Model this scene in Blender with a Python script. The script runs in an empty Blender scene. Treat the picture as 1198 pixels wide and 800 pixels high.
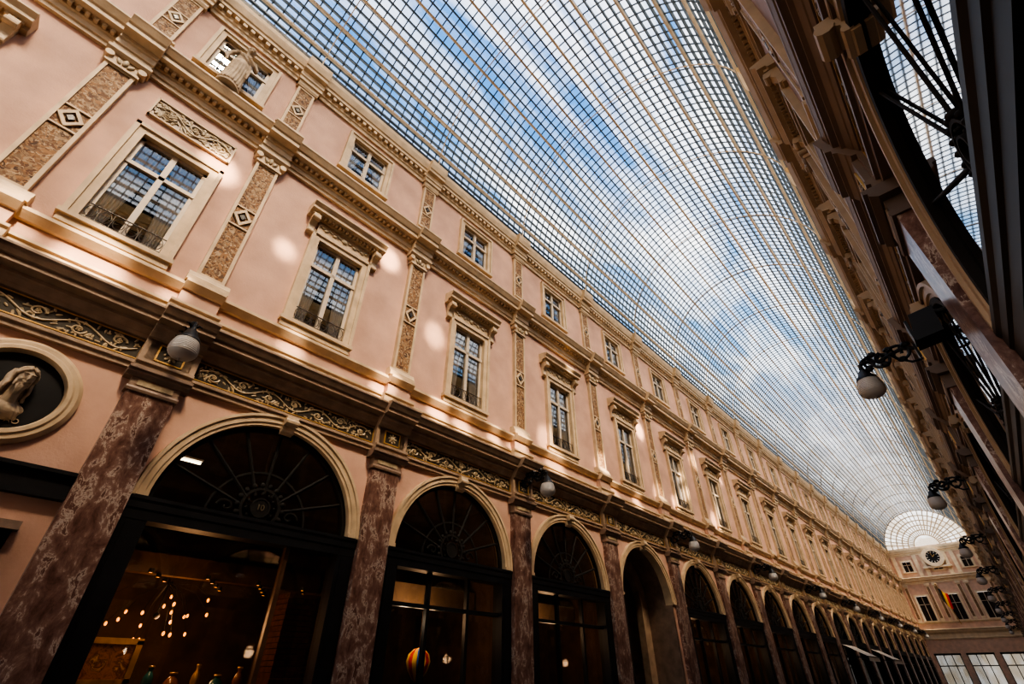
import bpy, bmesh, math, random
from mathutils import Vector, Matrix
random.seed(4)
C = bpy.context.scene.collection
PI = math.pi
XL, XR = -7.0, 0.72          # wall planes of the two facades
B = 3.56                     # bay width
YL, YR = 0.76, 0.45          # first pilaster on each side
NB = 19
YE = 69.4                    # end wall
EZ = 13.2
VX, VR = (XL+.22+XR-.2)/2, (XR-.2-XL-.22)/2

# ------------------------------------------------------------------ materials
MAT = {}
def newmat(name):
    m = bpy.data.materials.new(name); m.use_nodes = True
    nt = m.node_tree; b = nt.nodes['Principled BSDF']
    MAT[name] = m
    return m, nt, b
def flat(name, col, rough=.6, metal=0, spec=.5, var=.12, scale=3.0, bump=0.0):
    m, nt, b = newmat(name)
    geo = nt.nodes.new('ShaderNodeNewGeometry')
    n = nt.nodes.new('ShaderNodeTexNoise'); n.inputs['Scale'].default_value = scale; n.inputs['Detail'].default_value = 6
    nt.links.new(geo.outputs['Position'], n.inputs['Vector'])
    r = nt.nodes.new('ShaderNodeValToRGB')
    r.color_ramp.elements[0].position = .3; r.color_ramp.elements[1].position = .7
    r.color_ramp.elements[0].color = tuple(c*(1-var) for c in col)+(1,)
    r.color_ramp.elements[1].color = tuple(min(1, c*(1+var)) for c in col)+(1,)
    nt.links.new(n.outputs['Fac'], r.inputs['Fac']); nt.links.new(r.outputs['Color'], b.inputs['Base Color'])
    b.inputs['Roughness'].default_value = rough; b.inputs['Metallic'].default_value = metal
    b.inputs['Specular IOR Level'].default_value = spec
    if bump:
        bp = nt.nodes.new('ShaderNodeBump'); bp.inputs['Strength'].default_value = bump; bp.inputs['Distance'].default_value = .02
        n2 = nt.nodes.new('ShaderNodeTexNoise'); n2.inputs['Scale'].default_value = 30; n2.inputs['Detail'].default_value = 4
        nt.links.new(geo.outputs['Position'], n2.inputs['Vector'])
        nt.links.new(n2.outputs['Fac'], bp.inputs['Height']); nt.links.new(bp.outputs['Normal'], b.inputs['Normal'])
    return m
def ramp_mat(name, stops, scale, detail=8, dist=2.0, rough=.3, kind='noise', stretch=(1, 1, 1), spec=.5):
    m, nt, b = newmat(name)
    geo = nt.nodes.new('ShaderNodeNewGeometry')
    mp = nt.nodes.new('ShaderNodeMapping'); mp.inputs['Scale'].default_value = stretch
    nt.links.new(geo.outputs['Position'], mp.inputs['Vector'])
    if kind == 'noise':
        n = nt.nodes.new('ShaderNodeTexNoise'); n.inputs['Scale'].default_value = scale
        n.inputs['Detail'].default_value = detail; n.inputs['Distortion'].default_value = dist; n.inputs['Roughness'].default_value = .7
        nt.links.new(mp.outputs['Vector'], n.inputs['Vector']); out = n.outputs['Fac']
    else:
        nn = nt.nodes.new('ShaderNodeTexNoise'); nn.inputs['Scale'].default_value = 9; nn.inputs['Detail'].default_value = 6
        nt.links.new(mp.outputs['Vector'], nn.inputs['Vector'])
        mx = nt.nodes.new('ShaderNodeMixRGB'); mx.inputs['Fac'].default_value = .2
        nt.links.new(mp.outputs['Vector'], mx.inputs['Color1']); nt.links.new(nn.outputs['Color'], mx.inputs['Color2'])
        v = nt.nodes.new('ShaderNodeTexVoronoi'); v.inputs['Scale'].default_value = scale
        nt.links.new(mx.outputs['Color'], v.inputs['Vector'])
        sp = nt.nodes.new('ShaderNodeSeparateColor'); nt.links.new(v.outputs['Color'], sp.inputs['Color']); out = sp.outputs['Red']
    r = nt.nodes.new('ShaderNodeValToRGB'); e = r.color_ramp.elements
    while len(e) < len(stops): e.new(.5)
    for i, (p, c) in enumerate(stops): e[i].position = p; e[i].color = c+(1,)
    nt.links.new(out, r.inputs['Fac']); nt.links.new(r.outputs['Color'], b.inputs['Base Color'])
    b.inputs['Roughness'].default_value = rough; b.inputs['Specular IOR Level'].default_value = spec
    return m
pink = flat('pink_plaster', (.56, .35, .26), .75, var=.17, scale=1.3, bump=.15)
pinkp = flat('pink_pedestal', (.49, .31, .23), .7, var=.1)
cream = flat('cream_stone', (.55, .41, .26), .6, var=.16, scale=4, bump=.15)
eavec = flat('gilded_cream_stone', (.80, .60, .32), .5, var=.14, scale=4, bump=.15)  # brighter cream for the right eaves, lit edges painted into the colour
brown = flat('brown_stone', (.34, .24, .165), .5, var=.22, scale=5, bump=.15)
capst = flat('capital_stone', (.25, .17, .12), .5, var=.25, scale=5, bump=.15)
gold = flat('gilding', (.60, .38, .14), .42, metal=.6, var=.25, scale=8)
reliefm = flat('relief_stone', (.42, .33, .21), .55, var=.3, scale=10)
dimgold = flat('dull_brass_numerals', (.16, .12, .07), .6, var=.2)
darkst = flat('dark_green_stone', (.05, .042, .03), .4, var=.4, scale=9)
fanm = flat('dark_fanlight_iron', (.022, .019, .016), .75, var=.2, spec=.25)
stone = flat('statue_stone', (.42, .33, .235), .8, var=.2, scale=9, bump=.2, spec=.2)
black = flat('black_paint', (.012, .012, .013), .5, var=.3, spec=.35)
iron = flat('black_iron', (.012, .012, .013), .45, metal=.3, var=.3)
railm = flat('grey_brown_railing_iron', (.09, .075, .06), .5, metal=.2, var=.2)
joinery = flat('cream_joinery', (.56, .47, .36), .5, var=.08)
roomdark = flat('dark_room', (.03, .024, .02), .9, var=.2)
shopwall = flat('shop_wall', (.10, .060, .038), .8, var=.35)
soffm = flat('tan_shop_soffit', (.17, .12, .08), .7, var=.2)
curtain = flat('white_curtain', (.88, .85, .80), .9, var=.05)
barm = flat('glazing_bar_steel', (.09, .12, .15), .5, metal=.2, var=.15)
ribm = flat('tan_iron_rib', (.55, .42, .28), .5, var=.15)
canvas = flat('cream_canvas', (.62, .52, .40), .8)
globe_m = flat('opal_glass', (.48, .45, .41), .3, var=.03)
whitef = flat('white_enamel', (.85, .83, .78), .4, var=.03)
wood = flat('dark_wood', (.10, .05, .025), .4, var=.3)
redc = flat('red_cloth', (.65, .03, .02), .8); yelc = flat('yellow_cloth', (.85, .5, .03), .8)
bluec = flat('blue_cloth', (.03, .12, .5), .8); blackc = flat('black_cloth', (.015, .015, .015), .8)
teal = flat('teal_glaze', (.03, .14, .14), .2); amber = flat('amber_glaze', (.28, .11, .03), .2)
paintm = ramp_mat('painted_canvas', [(.3, (.05, .02, .01)), (.5, (.50, .22, .06)), (.6, (.14, .06, .03)), (.7, (.8, .5, .2))], 9, 6, 1, .5)
marble = ramp_mat('red_marble', [(.27, (.055, .026, .020)), (.39, (.135, .070, .053)), (.48, (.20, .112, .086)), (.535, (.27, .17, .135)), (.565, (.52, .43, .35)), (.59, (.17, .09, .068)), (.72, (.085, .042, .032))], 5.6, 15, .35, .28, stretch=(1, 1.2, .65), spec=.35)
breccia = ramp_mat('breccia_marble', [(.1, (.32, .175, .085)), (.35, (.13, .065, .04)), (.5, (.38, .25, .14)), (.7, (.08, .045, .035)), (.9, (.44, .31, .19))], 36, rough=.65, kind='vor', spec=.2)
brick = flat('red_brick', (.09, .032, .022), .8, var=.4, scale=12)

def emis(name, col, s):
    m, nt, b = newmat(name)
    b.inputs['Emission Color'].default_value = col+(1,); b.inputs['Emission Strength'].default_value = s
    b.inputs['Base Color'].default_value = col+(1,)
    return m
bulbm = emis('warm_bulb', (1, .36, .06), 1.7)
tubem = emis('white_tube', (1, .85, .6), 4)
def glass(name, tint, g0, rough=.02, blend=.3, g1=.9, frost=False):
    m, nt, b = newmat(name); nt.nodes.remove(b)
    out = nt.nodes['Material Output']
    t = nt.nodes.new('ShaderNodeBsdfTransparent'); t.inputs['Color'].default_value = tint+(1,)
    g = nt.nodes.new('ShaderNodeBsdfGlossy'); g.inputs['Roughness'].default_value = rough
    lw = nt.nodes.new('ShaderNodeLayerWeight'); lw.inputs['Blend'].default_value = blend
    mr = nt.nodes.new('ShaderNodeMapRange'); mr.inputs['To Min'].default_value = g0; mr.inputs['To Max'].default_value = g1
    nt.links.new(lw.outputs['Fresnel'], mr.inputs['Value'])
    mx = nt.nodes.new('ShaderNodeMixShader')
    nt.links.new(mr.outputs['Result'], mx.inputs['Fac']); nt.links.new(t.outputs[0], mx.inputs[1]); nt.links.new(g.outputs[0], mx.inputs[2])
    last = mx.outputs[0]
    if frost:   # weathered, streaky glass panes
        geo = nt.nodes.new('ShaderNodeNewGeometry'); mp = nt.nodes.new('ShaderNodeMapping'); mp.inputs['Scale'].default_value = (2.6, .10, 1.0)
        nt.links.new(geo.outputs['Position'], mp.inputs['Vector'])
        ns = nt.nodes.new('ShaderNodeTexNoise'); ns.inputs['Scale'].default_value = 1.0; ns.inputs['Detail'].default_value = 7; nt.links.new(mp.outputs[0], ns.inputs['Vector'])
        m2 = nt.nodes.new('ShaderNodeMapRange'); m2.inputs['From Min'].default_value = .42; m2.inputs['From Max'].default_value = .68; m2.inputs['To Min'].default_value = .02; m2.inputs['To Max'].default_value = .45
        nt.links.new(ns.outputs['Fac'], m2.inputs['Value'])
        tr = nt.nodes.new('ShaderNodeBsdfTranslucent'); tr.inputs['Color'].default_value = (.92, .95, 1, 1)
        m3 = nt.nodes.new('ShaderNodeMixShader'); nt.links.new(m2.outputs['Result'], m3.inputs['Fac']); nt.links.new(last, m3.inputs[1]); nt.links.new(tr.outputs[0], m3.inputs[2]); last = m3.outputs[0]
    nt.links.new(last, out.inputs['Surface'])
    return m
wglass = glass('window_glass', (.85, .88, .92), .20)
sglass = glass('shop_glass', (.85, .85, .85), .07, g1=.95)
rglass = glass('mirroring_shop_glass', (.3, .3, .32), .75, g1=1.0)
dglass = glass('tinted_door_glass', (.16, .17, .18), .08)
vglass = glass('vault_glass', (.95, .97, .99), .0, g1=.5, frost=True)
DARK = {}  # darker right-facade material copies, their shade painted into the colours
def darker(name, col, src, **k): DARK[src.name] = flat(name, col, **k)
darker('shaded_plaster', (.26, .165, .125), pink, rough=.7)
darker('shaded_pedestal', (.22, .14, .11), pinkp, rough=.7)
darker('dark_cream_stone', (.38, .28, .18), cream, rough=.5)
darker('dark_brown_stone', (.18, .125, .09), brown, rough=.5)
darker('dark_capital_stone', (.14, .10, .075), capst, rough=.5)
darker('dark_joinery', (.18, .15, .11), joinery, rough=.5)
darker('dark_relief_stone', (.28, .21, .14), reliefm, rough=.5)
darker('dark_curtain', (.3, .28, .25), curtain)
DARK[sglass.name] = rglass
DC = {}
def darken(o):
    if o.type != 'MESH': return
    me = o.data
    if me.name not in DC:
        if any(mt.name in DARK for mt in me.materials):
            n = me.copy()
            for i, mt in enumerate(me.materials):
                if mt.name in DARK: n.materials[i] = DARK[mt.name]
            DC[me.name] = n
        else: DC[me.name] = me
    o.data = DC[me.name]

def tilefloor():
    m, nt, b = newmat('floor_tiles')
    geo = nt.nodes.new('ShaderNodeNewGeometry'); br = nt.nodes.new('ShaderNodeTexBrick')
    br.inputs['Scale'].default_value = 1.2; br.inputs['Color1'].default_value = (.30, .26, .22, 1); br.inputs['Color2'].default_value = (.2, .18, .16, 1)
    br.inputs['Mortar'].default_value = (.08, .07, .06, 1); br.inputs['Mortar Size'].default_value = .01
    nt.links.new(geo.outputs['Position'], br.inputs['Vector']); nt.links.new(br.outputs['Color'], b.inputs['Base Color'])
    b.inputs['Roughness'].default_value = .35
    return m
floort = tilefloor()

# ------------------------------------------------------------------ mesh builder
class MB:
    def __init__(s): s.v = []; s.f = []
    def add(s, vs, fs):
        o = len(s.v); s.v += [tuple(p) for p in vs]; s.f += [tuple(i+o for i in f) for f in fs]; return s
    def box(s, x0, x1, y0, y1, z0, z1):
        vs = [(x, y, z) for x in (x0, x1) for y in (y0, y1) for z in (z0, z1)]
        return s.add(vs, [(0, 1, 3, 2), (4, 6, 7, 5), (0, 4, 5, 1), (2, 3, 7, 6), (0, 2, 6, 4), (1, 5, 7, 3)])
    def prof(s, P, y0, y1):
        n = len(P); vs = [(x, y0, z) for x, z in P]+[(x, y1, z) for x, z in P]
        return s.add(vs, [(i, (i+1) % n, (i+1) % n+n, i+n) for i in range(n)]+[tuple(range(n)), tuple(range(2*n-1, n-1, -1))])
    def yz(s, P, x0, x1):
        n = len(P); vs = [(x0, y, z) for y, z in P]+[(x1, y, z) for y, z in P]
        return s.add(vs, [(i, (i+1) % n, (i+1) % n+n, i+n) for i in range(n)]+[tuple(range(n)), tuple(range(2*n-1, n-1, -1))])
    def arc(s, cy, cz, P, a0=0, a1=PI, n=32, full=False):
        m = len(P); vs = []
        k = n if full else n+1
        for i in range(k):
            a = a0+(a1-a0)*i/n
            for r, x in P: vs.append((x, cy+r*math.cos(a), cz+r*math.sin(a)))
        fs = []
        for i in range(n):
            j = (i+1) % k
            for q in range(m): fs.append((i*m+q, i*m+(q+1) % m, j*m+(q+1) % m, j*m+q))
        if not full: fs += [tuple(range(m)), tuple(range((k-1)*m+m-1, (k-1)*m-1, -1))]
        return s.add(vs, fs)
    def tube(s, path, r, n=6, taper=None):
        path = [Vector(p) for p in path]; vs = []; L = len(path)
        u = None
        for i, p in enumerate(path):
            t = (path[min(i+1, L-1)]-path[max(i-1, 0)]).normalized()
            if u is None: u = t.orthogonal().normalized()
            u = (u-t*u.dot(t)).normalized(); w = t.cross(u)
            rr = r*(taper(i/(L-1)) if taper else 1)
            for q in range(n):
                a = 2*PI*q/n; vs.append(p+(u*math.cos(a)+w*math.sin(a))*rr)
        fs = [(i*n+q, i*n+(q+1) % n, (i+1)*n+(q+1) % n, (i+1)*n+q) for i in range(L-1) for q in range(n)]
        fs += [tuple(range(n)), tuple(range(L*n-1, (L-1)*n-1, -1))]
        return s.add(vs, fs)
    def lathe(s, P, n=20, c=(0, 0, 0)):
        m = len(P); vs = [(c[0]+r*math.cos(2*PI*i/n), c[1]+r*math.sin(2*PI*i/n), c[2]+z) for i in range(n) for r, z in P]
        fs = [(i*m+q, i*m+q+1, ((i+1) % n)*m+q+1, ((i+1) % n)*m+q) for i in range(n) for q in range(m-1)]
        return s.add(vs, fs)
    def ball(s, c, r, rot=None, nu=10, nv=7):
        if not hasattr(r, '__len__'): r = (r, r, r)
        vs = []; M = rot or Matrix.Identity(3); c = Vector(c)
        for j in range(1, nv):
            th = PI*j/nv
            for i in range(nu):
                ph = 2*PI*i/nu
                vs.append(c+M @ Vector((r[0]*math.sin(th)*math.cos(ph), r[1]*math.sin(th)*math.sin(ph), r[2]*math.cos(th))))
        vs += [c+M @ Vector((0, 0, r[2])), c+M @ Vector((0, 0, -r[2]))]
        t, b = len(vs)-2, len(vs)-1
        fs = [(j*nu+i, j*nu+(i+1) % nu, (j+1)*nu+(i+1) % nu, (j+1)*nu+i) for j in range(nv-2) for i in range(nu)]
        fs += [(t, (i+1) % nu, i) for i in range(nu)]+[(b, (nv-2)*nu+i, (nv-2)*nu+(i+1) % nu) for i in range(nu)]
        return s.add(vs, fs)
    def build(s, name, mat, parent=None, smooth=False, recalc=True):
        me = bpy.data.meshes.new(name); me.from_pydata(s.v, [], s.f)
        if recalc:
            bm = bmesh.new(); bm.from_mesh(me); bmesh.ops.recalc_face_normals(bm, faces=bm.faces)
            bm.to_mesh(me); bm.free()
        if smooth:
            for p in me.polygons: p.use_smooth = True
            try: me.set_sharp_from_angle(angle=math.radians(40))
            except Exception: pass
        me.materials.append(mat)
        o = bpy.data.objects.new(name, me); C.objects.link(o)
        if parent: o.parent = parent
        return o

def rotx(a): return Matrix.Rotation(a, 3, 'X')
def tag(o, label, cat, group=None, kind=None):
    o['label'] = label; o['category'] = cat
    if group: o['group'] = group
    elif 'group' in o: del o['group']
    if kind: o['kind'] = kind
def thing(name, label='', cat='', loc=(0, 0, 0), rz=0, group=None, kind=None):
    o = bpy.data.objects.new(name, None); o.empty_display_size = .2; C.objects.link(o)
    o.location = loc; o.rotation_euler = (0, 0, rz); tag(o, label, cat, group, kind); return o
USED = set()
def place(proto, loc, rz, label, group=None, name=None):
    if id(proto) not in USED:
        USED.add(id(proto)); r = proto
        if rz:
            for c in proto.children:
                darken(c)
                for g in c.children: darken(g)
    else:
        r = proto.copy(); C.objects.link(r)
        for ch in list(proto.children):
            if ch.name.startswith('house_number'): continue
            c = ch.copy(); C.objects.link(c); c.parent = r
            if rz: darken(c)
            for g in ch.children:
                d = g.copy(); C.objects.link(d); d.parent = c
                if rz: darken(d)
    r.location = loc; r.rotation_euler = (0, 0, rz); r['label'] = label
    if group: r['group'] = group
    if name: r.name = name
    return r
ORD = ['first', 'second', 'third', 'fourth', 'fifth', 'sixth', 'seventh', 'eighth', 'ninth', 'tenth', 'eleventh', 'twelfth', 'thirteenth', 'fourteenth', 'fifteenth', 'sixteenth', 'seventeenth', 'eighteenth', 'nineteenth', 'twentieth']

# ------------------------------------------------------------------ setting: floor, walls, trims
fl = MB(); fl.add([(XL-4, -12, 0), (XR+4, -12, 0), (XR+4, YE+14, 0), (XL-4, YE+14, 0)], [(0, 1, 2, 3)])
o = fl.build('floor', floort, recalc=False); tag(o, 'stone tiled floor of the shopping gallery', 'floor', kind='structure')

AR, AZ = 1.34, 3.35     # arch opening
W1 = (6.57, 8.50, .475); W2 = (10.91, 12.10, .47)
def wall(name, bays, label, mat):
    m = MB()
    def q(y0, y1, z0, z1): m.add([(0, y0, z0), (0, y1, z0), (0, y1, z1), (0, y0, z1)], [(0, 1, 2, 3)])
    for y0, y1, t in bays:
        c = (y0+y1)/2
        if t == 'solid': q(y0, y1, 0, 13.1); continue
        if t == 'reg':
            q(y0, c-AR, 0, 4.75); q(c+AR, y1, 0, 4.75)
            n = 32
            for i in range(n):
                a, b = PI*i/n, PI*(i+1)/n
                p = [(c+AR*math.cos(t_), AZ+AR*math.sin(t_)) for t_ in (a, b)]
                m.add([(0, p[0][0], p[0][1]), (0, p[1][0], p[1][1]), (0, p[1][0], 4.75), (0, p[0][0], 4.75)], [(0, 1, 2, 3)])
        else: q(y0, y1, 0, 4.75)
        q(y0, y1, 4.75, W1[0])
        q(y0, c-W1[2], W1[0], W1[1]); q(c+W1[2], y1, W1[0], W1[1])
        q(y0, y1, W1[1], W2[0])
        q(y0, c-W2[2], W2[0], W2[1]); q(c+W2[2], y1, W2[0], W2[1])
        q(y0, y1, W2[1], 13.1)
    o = m.build(name, mat, recalc=False); tag(o, label, 'wall', kind='structure'); return o
YP = -1.6
Lb = [(-12, YP-B, 'solid'), (YP-B, YP, 'reg'), (YP, YL, 'narrow')]+[(YL+B*k, YL+B*(k+1), 'reg') for k in range(NB)]+[(YL+B*NB, YE, 'solid')]
Rb = [(-12, YR, 'solid')]+[(YR+B*k, YR+B*(k+1), 'reg') for k in range(NB)]+[(YR+B*NB, YE, 'solid')]
YC = (YP+YL)/2
wl = wall('wall_left', Lb, 'sunlit pink plaster facade wall along the left of the gallery', pink); wl.location = (XL, 0, 0)
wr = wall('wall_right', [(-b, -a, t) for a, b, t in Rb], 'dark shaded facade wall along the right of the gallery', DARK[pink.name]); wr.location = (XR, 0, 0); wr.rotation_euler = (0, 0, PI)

P1 = [(-.02, 4.80), (.07, 4.80), (.07, 4.86), (.10, 4.87), (.10, 4.91), (.03, 4.92), (.03, 5.24), (.07, 5.25), (.09, 5.29), (.10, 5.30), (.13, 5.36), (.16, 5.38), (.16, 5.42), (.29, 5.44), (.29, 5.50), (.32, 5.51), (.36, 5.58), (.38, 5.60), (.38, 5.63), (-.02, 5.70)]
P1b = [(-.02, 5.70), (.06, 5.70), (.06, 5.86), (.09, 5.88), (.09, 5.92), (-.02, 5.93)]
P1c = [(-.02, 6.16), (.05, 6.17), (.09, 6.22), (.12, 6.26), (.12, 6.31), (-.02, 6.34)]
P2 = [(-.02, 9.72), (.06, 9.72), (.06, 9.80), (.09, 9.81), (.09, 9.92), (.12, 9.94), (.12, 10.02), (.28, 10.04), (.28, 10.13), (.31, 10.15), (.36, 10.24), (.38, 10.27), (.38, 10.31), (-.02, 10.40)]
P2b = [(-.02, 10.40), (.07, 10.40), (.07, 10.58), (.10, 10.60), (.10, 10.65), (-.02, 10.68)]
P3 = [(-.02, 12.45), (.05, 12.45), (.05, 12.55), (.08, 12.57), (.08, 12.72), (.18, 12.74), (.18, 12.83), (.21, 12.85), (.25, 12.98), (.26, 13.02), (.26, 13.15), (-.02, 13.2)]
def shift(P, d): return [(x+(d if x > 0 else 0), z) for x, z in P]
def trims(n, side, pil, y0, y1):
    L = side == 'left'
    loc = (XL, 0, 0) if L else (XR, 0, 0); rz = 0 if L else PI
    s = 1 if L else -1
    def rng(a, b): return (a, b) if s == 1 else (-b, -a)
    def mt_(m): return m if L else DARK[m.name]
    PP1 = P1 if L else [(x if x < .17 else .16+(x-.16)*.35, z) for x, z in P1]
    specs = [(PP1, mt_(brown), 'moulded brown stone cornice above the shop arches', None),
             (P1b, mt_(cream), 'stone band on top of the shop cornice', None),
             (P1c, mt_(cream), 'sill moulding running under the first-floor windows', None),
             (P2, mt_(cream), 'dentilled cornice between first floor and attic', (.12, .19, 9.955, 10.02, .11, .055)),
             (P2b, mt_(cream), 'base band beneath the attic windows', None),
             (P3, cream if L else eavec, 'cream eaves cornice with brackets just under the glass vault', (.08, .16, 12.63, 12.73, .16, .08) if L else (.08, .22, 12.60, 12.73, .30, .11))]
    for i, (P, mt, lab, den) in enumerate(specs):
        m = MB(); a, b = rng(y0, y1); m.prof(P, a, b)
        for py in pil:
            w = .33 if i < 2 else .27
            m.prof(shift(P, .12 if L else .07), s*py-w, s*py+w)
        if den:
            y = y0
            while y < y1:
                m.box(den[0]-.01, den[1], *sorted((s*y, s*y+s*den[5])), den[2], den[3]); y += den[4]
        o = m.build('trim_%d' % (n+i), mt); o.location = loc; o.rotation_euler = (0, 0, rz)
        tag(o, lab+' on the %s facade' % side, 'cornice', kind='structure')
pilL = [YP]+[YL+B*k for k in range(NB+1)]; pilR = [YR+B*k for k in range(NB+1)]
trims(1, 'left', [YP-B]+pilL, -12, YE)
trims(7, 'right', pilR, -12, YE)

# ------------------------------------------------------------------ glass vault
cl = thing('ceiling', 'barrel-vaulted glass and iron roof over the whole gallery', 'glass roof', kind='structure')
NS = 44; Y0 = -8
def vp(R, a, y): return (VX+R*math.cos(a), y, EZ+R*math.sin(a))
m = MB()
vs = [vp(VR+.04, PI*i/NS, y) for y in (Y0, YE) for i in range(NS+1)]
m.add(vs, [(i, i+1, i+NS+2, i+NS+1) for i in range(NS)]); m.build('glazing', vglass, cl, recalc=False)
m = MB()
def hoop(m, y, w, r0, r1, n=NS):
    vs = []
    for i in range(n+1):
        a = PI*i/n
        vs += [vp(r0, a, y-w), vp(r1, a, y-w), vp(r1, a, y+w), vp(r0, a, y+w)]
    fs = [(i*4+q, i*4+(q+1) % 4, (i+1)*4+(q+1) % 4, (i+1)*4+q) for i in range(n) for q in range(4)]
    m.add(vs, fs)
def rail(m, a, w, r0, r1, y0=Y0, y1=YE):
    da = w/r0
    P = [vp(r0, a-da, 0), vp(r1, a-da, 0), vp(r1, a+da, 0), vp(r0, a+da, 0)]
    m.add([(p[0], y, p[2]) for y in (y0, y1) for p in P], [(0, 1, 5, 4), (1, 2, 6, 5), (2, 3, 7, 6), (3, 0, 4, 7)])
y = Y0
while y < YE: hoop(m, y, .015, VR+.0, VR+.03); y += B/14
for i in range(1, NS):
    rail(m, PI*i/NS, .021, VR-.035, VR+.03)
o = m.build('glazing_bars', barm, cl, recalc=False)
for k in range(-2, NB+1):
    m = MB(); hoop(m, YL+B*k, .012, VR-.06, VR-.035); m.build('arch_rib', ribm, cl, recalc=False)
for i in range(2, NS, 4):
    m = MB(); rail(m, PI*i/NS, .030, VR-.10, VR-.035); m.build('purlin', ribm, cl, recalc=False)
for xx in (XL+.1, XR-.26):
    m = MB(); m.box(xx, xx+.16, Y0, YE, 13.15, 13.27); m.build('eaves_rail', iron, cl)

# ------------------------------------------------------------------ prototypes (x outwards from wall, y along, z up)
def surround(m, hw, z0, z1, w=.17, d=.07):
    for s in (-1, 1):
        a, b = sorted((s*hw, s*(hw+w))); m.box(0, d, a, b, z0-.02, z1+w)
        a, b = sorted((s*(hw+w*.62), s*(hw+w))); m.box(d, d+.03, a, b, z0-.02, z1+w)
    m.box(0, d, -hw, hw, z1, z1+w); m.box(d, d+.03, -hw-w, hw+w, z1+w*.62, z1+w)
def reveal(hw, z0, z1, par, depth=.10, back=1.0):
    m = MB(); 
    m.box(-depth, 0, -hw-.03, -hw, z0, z1).box(-depth, 0, hw, hw+.03, z0, z1).box(-depth, 0, -hw, hw, z1, z1+.03).box(-depth, 0, -hw, hw, z0-.03, z0)
    m.build('reveal', cream, par)
    m = MB(); h = hw+.03; d = -depth
    m.add([(d, -h, z0), (d, h, z0), (d, h, z1), (d, -h, z1), (-back, -h, z0), (-back, h, z0), (-back, h, z1), (-back, -h, z1)],
          [(4, 5, 6, 7), (0, 4, 7, 3), (1, 2, 6, 5), (3, 7, 6, 2), (0, 1, 5, 4)])
    m.build('room', roomdark, par, recalc=False)
def casement(hw, z0, z1, par, tr=.70):
    m = MB(); f = .055; x0, x1 = -.09, -.03
    m.box(x0, x1, -hw, -hw+f, z0, z1).box(x0, x1, hw-f, hw, z0, z1).box(x0, x1, -hw, hw, z0, z0+f).box(x0, x1, -hw, hw, z1-f, z1)
    m.box(x0, x1+.02, -.04, .04, z0, z1)
    if tr: zt = z0+(z1-z0)*tr; m.box(x0, x1+.02, -hw, hw, zt-.035, zt+.035)
    m.build('casement', joinery, par)
    m = MB(); m.add([(-.055, -hw, z0), (-.055, hw, z0), (-.055, hw, z1), (-.055, -hw, z1)], [(0, 1, 2, 3)]); m.build('pane', wglass, par, recalc=False)
def curtains(hw, z0, z1, par, gap=.1):
    for s in (-1, 1):
        m = MB(); n = 26; vs = []
        for i in range(n+1):
            t = i/n; x = -.115+.018*math.sin(t*38)
            yt = s*(gap*.3+(hw-gap*.3)*t); yb = s*(gap*2.4+(hw-gap*2.4)*t)
            vs += [(x, yt, z1), (x, (yt+yb*2)/3, (z0+z1)/2-.1), (x, yb, z0)]
        m.add(vs, [(i*3+q, i*3+q+1, i*3+q+4, i*3+q+3) for i in range(n) for q in (0, 1)])
        m.build('curtain', curtain, par, smooth=True, recalc=False)
def console(m, y, w, z0, z1, d):
    P = [(0, z1), (d, z1), (d*1.02, z1-.05), (d*.75, z1-(z1-z0)*.3), (d*.4, z1-(z1-z0)*.55), (d*.42, z0+(z1-z0)*.18), (d*.25, z0), (0, z0)]
    m.prof(P, y-w, y+w); m.tube([(d*.82, y-w-.01, z1-.09), (d*.82, y+w+.01, z1-.09)], .055, 10); m.tube([(d*.32, y-w-.01, z0+.05), (d*.32, y+w+.01, z0+.05)], .035, 8)
def first_window(hood=True):
    t = thing('window_0', '', 'window', kind='structure')
    z0, z1, hw = W1
    m = MB(); surround(m, hw, z0, z1); m.build('surround', cream, t)
    m = MB(); m.box(-.1, .11, -hw-.2, hw+.2, z0-.09, z0-.02).box(0, .07, -hw-.17, hw+.17, z0-.2, z0-.09); m.build('sill', cream, t)
    reveal(hw, z0, z1, t); casement(hw, z0, z1, t); curtains(hw-.05, z0+.05, z1-.05, t)
    m = MB()   # iron balcony rail
    zr = z0+.30; m.tube([(.02, -hw, zr), (.02, hw, zr)], .010, 6); m.tube([(.02, -hw, z0+.05), (.02, hw, z0+.05)], .008, 5)
    for i in range(6):
        yc = -hw+hw*2*(i+.5)/6; pts = []
        for q in range(13):
            a = 2*PI*q/12; pts.append((.02, yc+.065*math.cos(a), z0+.175+.1*math.sin(a)))
        m.tube(pts, .006, 4)
    for i in range(7): y_ = -hw+hw*2*i/6; m.tube([(.02, y_, z0), (.02, y_, zr)], .005, 4)
    m.build('rail', railm, t)
    if hood:
        m = MB(); m.box(0, .05, -.58, .58, z1+.2, 8.98)
        m.prof([(0, 8.97), (.10, 8.98), (.12, 9.04), (.24, 9.06), (.24, 9.12), (.30, 9.19), (.30, 9.22), (0, 9.27)], -.84, .84)
        yy = -.78
        while yy < .78: m.box(.1, .17, yy, yy+.04, 8.99, 9.05); yy += .08
        console(m, -.70, .065, 8.55, 8.98, .2); console(m, .70, .065, 8.55, 8.98, .2)
        h = m.build('hood', cream, t)
        m = MB(); m.ball((.06, 0, 8.84), (.03, .07, .07))
        for s in (-1, 1):
            for i in range(5): m.ball((.06, s*(.13+.09*i), 8.84+.02*(-1)**i), (.02, .055, .03), rotx(s*.5*(-1)**i), 8, 5)
        g = m.build('carving', reliefm, h, smooth=True)
    return t
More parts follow.
